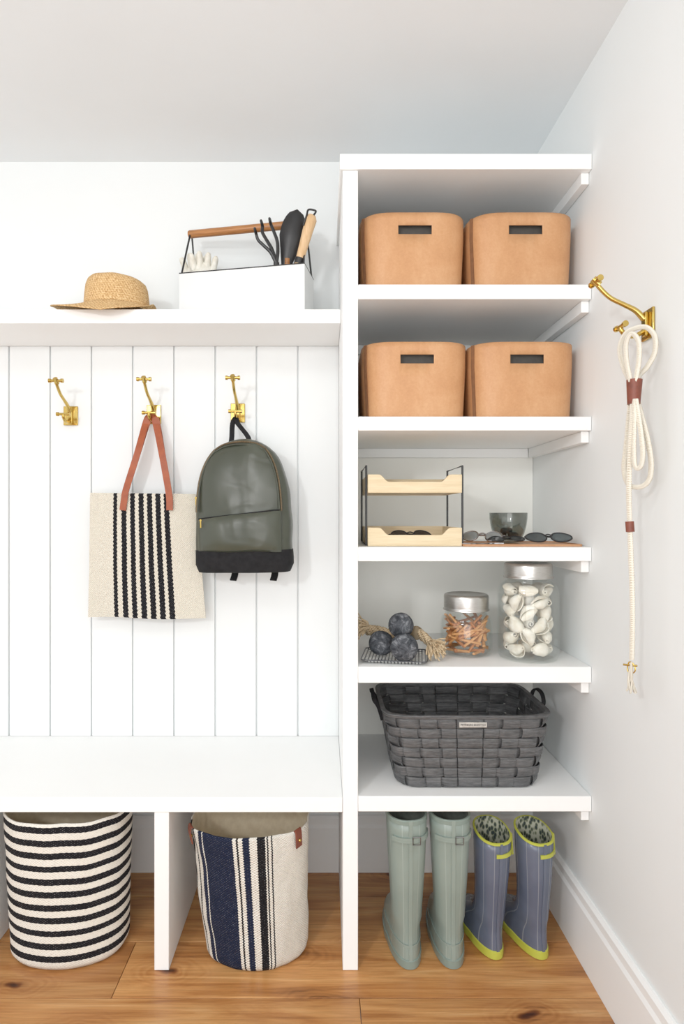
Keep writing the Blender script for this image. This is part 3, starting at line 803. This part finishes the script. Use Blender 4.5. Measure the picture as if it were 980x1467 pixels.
for v in range(4):
    # irregular curled hide with an open flared lip, like a shell
    rings=[]; m_=16; ns=44
    for j in range(m_+1):
        k=j/m_; x=-.025+.050*k
        r=.0215*max(.25,math.sin(pi*(k*.80+.06)))**.7
        outer=[];inner_=[]
        for i in range(ns):
            f=i/(ns-1); a=f*2*pi*1.55+v*1.3+k*1.1
            rr2=r*(.32+.72*f**1.2)*(1+.10*noise.noise(Vector((f*5,k*4,v*3.1))))
            zo=.007*math.sin(pi*k)-.003; xo=x+.007*(f-.5)*math.sin(k*pi+v)
            outer.append(Vector((xo,rr2*math.cos(a),rr2*math.sin(a)+zo)))
            r3=max(rr2-.0030,.001)
            inner_.append(Vector((xo,r3*math.cos(a),r3*math.sin(a)+zo)))
        rings.append(outer+inner_[::-1])
    base_kn.append(mkobj("chew_curl",loft(rings,True,True),knm,sharp=45))
cnt=0
for lay in range(6):
    for k in range(6):
        if k==5: a,rad=0,.0
        else: a=k*2*pi/5+lay*.63; rad=.051
        o=base_kn[cnt%4] if cnt<4 else base_kn[cnt%4].copy()
        if cnt>=4: col.objects.link(o)
        tl_=random.uniform(-1.1,1.1)
        if lay==0: tl_*=.2
        if lay==5: tl_*=.4
        o.rotation_euler=(random.uniform(0,6),tl_,a+pi/2+random.uniform(-.3,.3)+(pi if k%2 else 0))
        o.location=J2+Vector((rad*math.cos(a),rad*math.sin(a),.033+lay*.0316+random.uniform(-.003,.003)))
        tag(o,"white curled rawhide chew inside the tall glass jar","dog treat","chew curls in the tall jar"); cnt+=1

# ------------------------------------------------------------ woven basket
def splint(name,c1,c2):
    m,nt,b=newmat(name,c1,.5)
    oc=ocoord(nt,(1,1,5)); n=noi(nt,oc,45,6,.7)
    n2=noi(nt,ocoord(nt,(6,6,260)),2,3,.6)
    f=mth(nt,'ADD',mth(nt,'MULTIPLY',n,.55),mth(nt,'MULTIPLY',n2,.45))
    nt.links.new(ramp(nt,f,[(.36,lin(c1)),(.64,lin(c2))]),b.inputs['Base Color']); bump(nt,b,n2,.5,.0012); return m
spl=splint("charcoal_splint",(44,45,47),(102,103,104)); spd=splint("dark_splint",(26,26,27),(46,46,47))
BK=thing("woven_basket",(X(657,1.78),1.785,SH['E']+.0006),"dark charcoal woven splint basket with leather loop handles on a shelf","basket")
bh=.203
def bdim(z):
    k=z/bh; return .193+.034*k, .140+.022*k
def bk(s_,z,ex):
    hx,hy=bdim(z); p=7.0
    a=s_*2*pi; c,q=math.cos(a),math.sin(a)
    return Vector(((hx+ex)*math.copysign(abs(c)**(2/p),c)-.004*(z/bh),(hy+ex)*math.copysign(abs(q)**(2/p),q),z))
NS=2400; tab=[0]
for i in range(NS): tab.append(tab[-1]+(bk((i+1)/NS,.1,0)-bk(i/NS,.1,0)).length)
tot=tab[-1]
def sfrac(f):
    t_=(f%1.0)*tot; i=min(max(bisect.bisect(tab,t_)-1,0),NS-1); return (i+(t_-tab[i])/max(1e-9,tab[i+1]-tab[i]))/NS
nst=26; sub=12; n=nst*sub
fr=[sfrac(i/n) for i in range(n)]
rows=7; rh=(bh-.012)/rows
g=Geo()
for r_ in range(rows):
    z0=.003+r_*rh+.0005; z1=z0+rh-.001
    rings=[]
    for z,t_ in ((z0,-.0012),(z0+.003,0),(z1-.003,0),(z1,-.0012)):
        rings.append([bk(fr[i],z,t_+.0038*math.tanh(2.6*math.sin(2*pi*(i/sub)/2+pi*r_))) for i in range(n)])
    g.add(loft(rings,False,False))
bo=part(BK,"woven_sides",g,spl,sharp=60); s=bo.modifiers.new("s",'SOLIDIFY'); s.thickness=.0018; s.offset=-1
g=Geo()
for k in range(nst):
    cf=(k+.5)/nst
    rings=[]
    for j in range(rows*6+1):
        z=.003+(bh-.012)*j/(rows*6)
        rph=(z-.003)/rh
        row=min(int(rph),rows-1); sgn=math.sin(pi*(k+.5)+pi*row)
        blend=math.sin(pi*(rph-row)); ex=-.0032*sgn*max(0,blend)**.5
        f0=sfrac(cf-.40/nst); f1=sfrac(cf+.40/nst)
        a,b_=bk(f0,z,ex),bk(f1,z,ex); nn=Vector((a.x+b_.x,(a.y+b_.y)*1.2,0)).normalized()*.0009
        rings.append([a-nn,b_-nn,b_+nn,a+nn])
    g.add(loft(rings))
part(BK,"stakes",g,spl,sharp=60)
N9=160
fr9=[sfrac(i/N9) for i in range(N9)]
part(BK,"basket_base",loft([[bk(i,.0005,-.004) for i in fr9],[bk(i,.005,-.003) for i in fr9]]),spd)
rb=.009
part(BK,"rim_band",loft([[bk(i,z,e) for i in fr9] for z,e in ((bh-rb,.0050),(bh-rb+.002,.0060),(bh-.002,.0060),(bh,.0045),(bh,-.006),(bh-rb,-.0065))],False,False),spl)
hx,hy=bdim(bh)
for s_ in (-1,1):
    xo=-.004; e_=0 if s_>0 else .008
    pts=spline([(s_*(hx-.004)+xo,-.048,bh-.05),(s_*(hx+.008)+xo,-.048,bh-.012),(s_*(hx+.012+e_)+xo,-.044,bh+.006),(s_*(hx+.014+e_)+xo,-.02,bh+.020),(s_*(hx+.014+e_)+xo,.02,bh+.020),(s_*(hx+.012+e_)+xo,.044,bh+.006),(s_*(hx+.008)+xo,.048,bh-.012),(s_*(hx-.004)+xo,.048,bh-.05)],6)
    part(BK,"loop_handle",ribbon(pts,Vector((1,0,.2)),.011,.0035),blackcloth)
zl=bh-.022
PLT=part(BK,"nameplate",box(-.034,.040,-bdim(zl)[1]-.0085,-bdim(zl)[1]-.0065,zl-.008,zl+.006),mat("pewter_plate",(206,204,198),.4,.5,rgb2=(180,178,172),vs=80),bevel=.0008)
cu=bpy.data.curves.new("t",'FONT'); cu.body="PETERBORO BASKET CO"; cu.size=.0078; cu.align_x='CENTER'; cu.align_y='CENTER'; cu.extrude=.0002
to=bpy.data.objects.new("t",cu); col.objects.link(to); bpy.context.view_layer.update()
me=bpy.data.meshes.new_from_object(to.evaluated_get(bpy.context.evaluated_depsgraph_get())); bpy.data.objects.remove(to)
wx=max(v.co.x for v in me.vertices)-min(v.co.x for v in me.vertices)
for v in me.vertices: v.co.x*=.066/wx
me.materials.append(black); lo=bpy.data.objects.new("lettering",me); col.objects.link(lo); lo.parent=PLT
lo.rotation_euler=(pi/2,0,0); lo.location=(.003,-bdim(zl)[1]-.0089,zl-.001)

# ------------------------------------------------------------ hampers
def hamper(loc,Rt,Rb,Ht,label,m,innerm,shift=(0,0),rimdip=.012,seed=0,wob_=1.0,dk=.78,p=2.3):
    T=thing("fabric_hamper",loc,label,"hamper","fabric hampers")
    n=128; rings=[]
    m_=36
    for j in range(m_+1):
        k=j/m_; z=.002+k*Ht
        ring=[]
        for i in range(n):
            a=pi/2+2*pi*i/n
            r=Rb+(Rt-Rb)*k
            if k<.05: r*=.93+.07*(k/.05)**.5
            c,q=math.cos(a),math.sin(a)
            cs=math.copysign(abs(c)**(2/p),c); qs=math.copysign(abs(q)**(2/p),q)
            wob=1+wob_*(.022*noise.noise(Vector((c*1.6+seed,q*1.6,k*2.4)))+.010*noise.noise(Vector((c*5+seed,q*5,k*7))))
            z2=z-rimdip*(c*c)*k**3
            ring.append(Vector((cs*r*wob+shift[0]*(1-k),qs*r*dk*wob+shift[1]*(1-k),z2+.003*noise.noise(Vector((c*3+seed,q*3,9)))*k)))
        rings.append(ring)
    o=part(T,"hamper_body",loft(rings,True,False),[m,innerm],sharp=70)
    s=o.modifiers.new("s",'SOLIDIFY'); s.thickness=.004; s.offset=-1; s.material_offset=1; s.material_offset_rim=0
    return T,rings
inner=mat("canvas_lining",(238,224,196),.95,rgb2=(226,210,180),vs=50,bs=400)
st=[(0,wht)]
for i in range(11):
    a=.060+i*.0875; st.append((a,blk)); st.append((a+.042,wht))
hm1=fabric("striped_hamper_fabric",st,'v',nu=130,nv=62,jag=.0025,jn=150,strength=.4)
H1,rg1=hamper((X(101,1.71),1.706,.0006),.171,.158,.390,"soft fabric hamper with black and white horizontal stripes on the floor",hm1,inner,seed=1,rimdip=.002,shift=(.004,0),wob_=.7,dk=.72,p=2.2)
def Uu(s_):
    c=abs(s_)**(2.3/2); return .5+math.copysign(math.asin(max(-1,min(1,c))),s_)/(2*pi)
st=[(0,wht)]
for a,b_,c in ((-.985,-.93,blk),(-.87,-.84,blk),(-.78,-.72,nav),(-.705,-.56,nav),(-.550,-.40,nav),(-.390,-.24,nav),(-.230,-.19,nav),(-.14,-.12,blk),(-.07,.07,nav),(.11,.13,blk),(.17,.30,blk),(.34,.36,blk),(.40,.42,blk)):
    st.append((Uu(a),c)); st.append((Uu(b_),wht))
hm2=fabric("navy_stripe_hamper_fabric",st,'u',nu=110,nv=56,jag=.0022,jn=100,strength=.7,coarse=.5)
H2,rg=hamper((X(359,1.70),1.705,.0006),.166,.141,.362,"cream fabric hamper with navy and black vertical stripes on the floor",hm2,inner,seed=8,rimdip=.002,shift=(.018,0),wob_=2.0,dk=.82)
for s_ in (-1,1):
    a0=math.radians(-38 if s_>0 else 180+30)
    idx=int(((a0-pi/2)/(2*pi)%1)*128)
    p0=rg[-1][idx]; p1=rg[-4][idx]; out=Vector((p0.x,p0.y,0)).normalized()
    tang=Vector((-out.y,out.x,0))
    part(H2,"leather_tab",ribbon(spline([p1+out*.005-Vector((0,0,.012)),p0+out*.004-Vector((0,0,.01)),p0+Vector((0,0,.004)),p0-out*.007-Vector((0,0,.01)),p1-out*.009-Vector((0,0,.002))],5),tang,.024,.003),brown_leather,bevel=.0006)
    part(H2,"rivet",sphere(p1+out*.007+Vector((0,0,.006)),.0045,12,8),brass)
p0=rg1[-1][0]
part(H1,"leather_tab",ribbon([p0+Vector((0,-.006,.006)),p0+Vector((0,-.0065,-.04))],Vector((1,0,0)),.024,.003),brown_leather)

# ------------------------------------------------------------ boots
def rubber(name,c1,c2,rough=.28):
    return mat(name,c1,rough,rgb2=c2,vs=6)
def striped_rubber(name,c1,c2,line,n_=16,w=.12,rough=.25):
    m,nt,b=newmat(name,c1,rough)
    uv=nt.nodes.new('ShaderNodeUVMap'); uv.uv_map="UVMap"; sp=nt.nodes.new('ShaderNodeSeparateXYZ'); nt.links.new(uv.outputs[0],sp.inputs[0])
    f=mth(nt,'LESS_THAN',mth(nt,'FRACT',mth(nt,'ADD',mth(nt,'MULTIPLY',sp.outputs[0],n_),.5)),w)
    base=ramp(nt,noi(nt,ocoord(nt),8,3),[(.4,lin(c1)),(.6,lin(c2))])
    nt.links.new(mixc(nt,f,base,lin(line)),b.inputs['Base Color']); return m
LV=[(.012,.046,.198,.044),(.03,.048,.203,.0455),(.05,.047,.197,.0445),(.068,.045,.178,.0435),(.085,.044,.145,.042),(.10,.044,.110,.0415),(.118,.045,.082,.0415),(.14,.046,.068,.0418),(.17,.048,.061,.0430),(.21,.052,.058,.0455),(.26,.056,.057,.0485),(.32,.058,.058,.0515),(.36,.060,.059,.053),(.395,.060,.059,.053)]
def boot(loc,rz,label,h,sc,mb,ms,mt,ml,lean=(0,0),tilt=0,trim=.012,style='buckle',group="",soleh=.022):
    T=thing("rain_boot",loc,label,"boot",group,rz=rz)
    n=56; kz=h/.395
    def ring(z,b,f,w,ex=0,tl=0):
        o=[]
        for i in range(n):
            a=-pi/2+2*pi*i/n; c,q=math.cos(a),math.sin(a)
            cy_=(f-b)/2; ry=(f+b)/2+ex
            x=(w+ex)*math.copysign(abs(c)**(2/2.3),c); yy=cy_+ry*math.copysign(abs(q)**(2/2.3),q)
            if f>.1 and q<0: x*=.94
            zz=z*kz
            o.append(Vector((x*sc+lean[0]*zz,yy*sc+lean[1]*zz,zz+tl*(yy/.06)*max(0,(z-.2)/.2)**2)))
        return o
    R=[ring(z,b,f,w,0,tilt) for z,b,f,w in LV]
    o=part(T,"boot_body",loft(R,True,False),[mb,ml],sharp=60)
    s=o.modifiers.new("s",'SOLIDIFY'); s.thickness=.0035; s.offset=-1; s.material_offset=1; s.material_offset_rim=0
    s1=[ring(z,b,f,w,ex) for z,b,f,w,ex in ((.0003,.046,.198,.044,.001),(.002,.048,.202,.045,.003),(soleh*.6,.048,.204,.0455,.0035),(soleh,.048,.204,.0455,.003),(soleh+.002,.047,.203,.045,.0005))]
    part(T,"sole",loft(s1,True,False),ms)
    tr=[]
    zt_=LV[-1][0]
    for z,ex in ((zt_-trim,.0005),(zt_-trim+.001,.0022),(zt_-.0005,.0022),(zt_+.001,.0008),(zt_+.001,-.0035),(zt_-.002,-.0038)):
        tr.append(ring(z,.060,.059,.053,ex,tilt))
    part(T,"top_trim",loft(tr,False,False),mt)
    if style=='buckle':
        r1=ring(.345,.059,.0585,.0525,.003,tilt)
        part(T,"strap",ribbon([r1[i%n] for i in range(-8,14)],Vector((0,0,1)),.013,.0035),mb)
        c=r1[2]; part(T,"buckle",tube([c+Vector((-.010,-.004,-.010)),c+Vector((.010,-.004,-.010)),c+Vector((.010,-.004,.010)),c+Vector((-.010,-.004,.010))],.0018,8,closed=True),steel)
        seam=[ring(zz,b,f,w,.0008,tilt)[0] for zz,b,f,w in LV]
        part(T,"back_seam",ribbon(seam,Vector((1,0,0)),.010,.003),mb)
        r3=ring(.06,.0465,.188,.0442,.0012); part(T,"heel_band",ribbon([r3[i%n] for i in range(-16,17)],Vector((0,0,1)),.006,.002),mb)
    else:
        seam=[ring(zz,b,f,w,.001,tilt)[0] for zz,b,f,w in LV]
        part(T,"back_seam",ribbon(seam,Vector((1,0,0)),.008,.003),mb)
        r1=ring(.350,.059,.0585,.0525,.003,tilt)
        part(T,"strap",ribbon([r1[i%n] for i in range(-2,13)],Vector((0,0,1)),.010,.0035),mt)
        c=r1[12]; part(T,"pull_tab",ribbon([c+Vector((0,0,.034)),c+Vector((.002,0,.0)),c+Vector((.004,0,-.024))],Vector((0,1,0)),.014,.0035),mt)
    return T
sage=striped_rubber("sage_rubber",(130,144,136),(138,152,144),(148,161,153),8,.06,.3)
sage2=rubber("sage_rubber_plain",(116,132,124),(126,141,133))
sagel=mat("grey_lining",(110,116,108),.9,rgb2=(90,96,90),vs=60)
lime=rubber("lime_rubber",(176,180,62),(186,190,76))
lav=striped_rubber("slate_rubber",(84,92,110),(94,102,120),(122,128,138),9,.07)
def floral():
    m,nt,b=newmat("floral_lining",(225,225,205),.8)
    vo=nt.nodes.new('ShaderNodeTexVoronoi'); vo.inputs['Scale'].default_value=120; nt.links.new(ocoord(nt,(1,1,.6)),vo.inputs['Vector'])
    nt.links.new(ramp(nt,vo.outputs['Distance'],[(.28,lin((40,50,52))),(.45,lin((96,104,80))),(.62,lin((168,170,152)))]),b.inputs['Base Color']); return m
flo=floral()
gs="sage green rain boots"; gl="slate blue children's rain boots"
boot((X(583,1.655),1.650,.0006),4,"tall sage green rubber rain boot with buckle strap on the floor",.398,1.0,sage,sage2,sage2,sagel,group=gs,lean=(-.008,0))
boot((X(644,1.66),1.652,.0006),-1,"tall sage green rubber rain boot beside its pair on the floor",.398,1.0,sage,sage2,sage2,sagel,group=gs,lean=(-.006,0))
boot((X(701,1.69),1.680,.0006),12,"slate blue rubber rain boot with lime sole and floral lining",.330,.89,lav,lime,lime,flo,lean=(.015,0),tilt=.014,trim=.006,style='kid',group=gl,soleh=.026)
boot((X(764,1.69),1.680,.0006),14,"slate blue rubber rain boot with lime sole beside the baseboard",.330,.89,lav,lime,lime,flo,lean=(-.01,0),tilt=.014,trim=.006,style='kid',group=gl,soleh=.026)

# ------------------------------------------------------------ lights & camera
w=bpy.data.worlds.new("world"); scene.world=w; w.use_nodes=True
w.node_tree.nodes["Background"].inputs[0].default_value=(1,1,1,1); w.node_tree.nodes["Background"].inputs[1].default_value=1.25
def area(name,loc,tgt,size,e,colr=(1,1,1)):
    l=bpy.data.lights.new(name,'AREA'); l.energy=e; l.size=size; l.color=colr
    o=bpy.data.objects.new(name,l); col.objects.link(o); o.location=loc
    o.rotation_euler=(Vector(tgt)-Vector(loc)).to_track_quat('-Z','Y').to_euler(); return o
area("key_light",(-1.2,-1.0,1.9),(0.5,2,1.1),.22,20,(1,1,1))
area("fill_light",(.0,-1.3,1.1),(.3,2,1.0),1.6,25,(1,1,1))
area("overhead_fill",(-.6,.35,2.36),(-.4,1.4,0),.5,8,(1,1,1))  # unseen overhead lamp, added to brighten bench, shelf tops and floor
cam=bpy.data.cameras.new("camera"); co=bpy.data.objects.new("camera",cam); col.objects.link(co)
co.location=(0,0,CH); co.rotation_euler=(pi/2,0,0)
cam.sensor_fit='VERTICAL'; cam.sensor_height=36; cam.lens=870/1467*36
cam.shift_x=(490-CX)/1467; cam.shift_y=(CY-733.5)/1467; cam.clip_start=.01
scene.camera=co
scene.view_settings.view_transform='Standard'
scene.view_settings.look='None'
scene.view_settings.exposure=-0.14
scene.view_settings.gamma=1.13
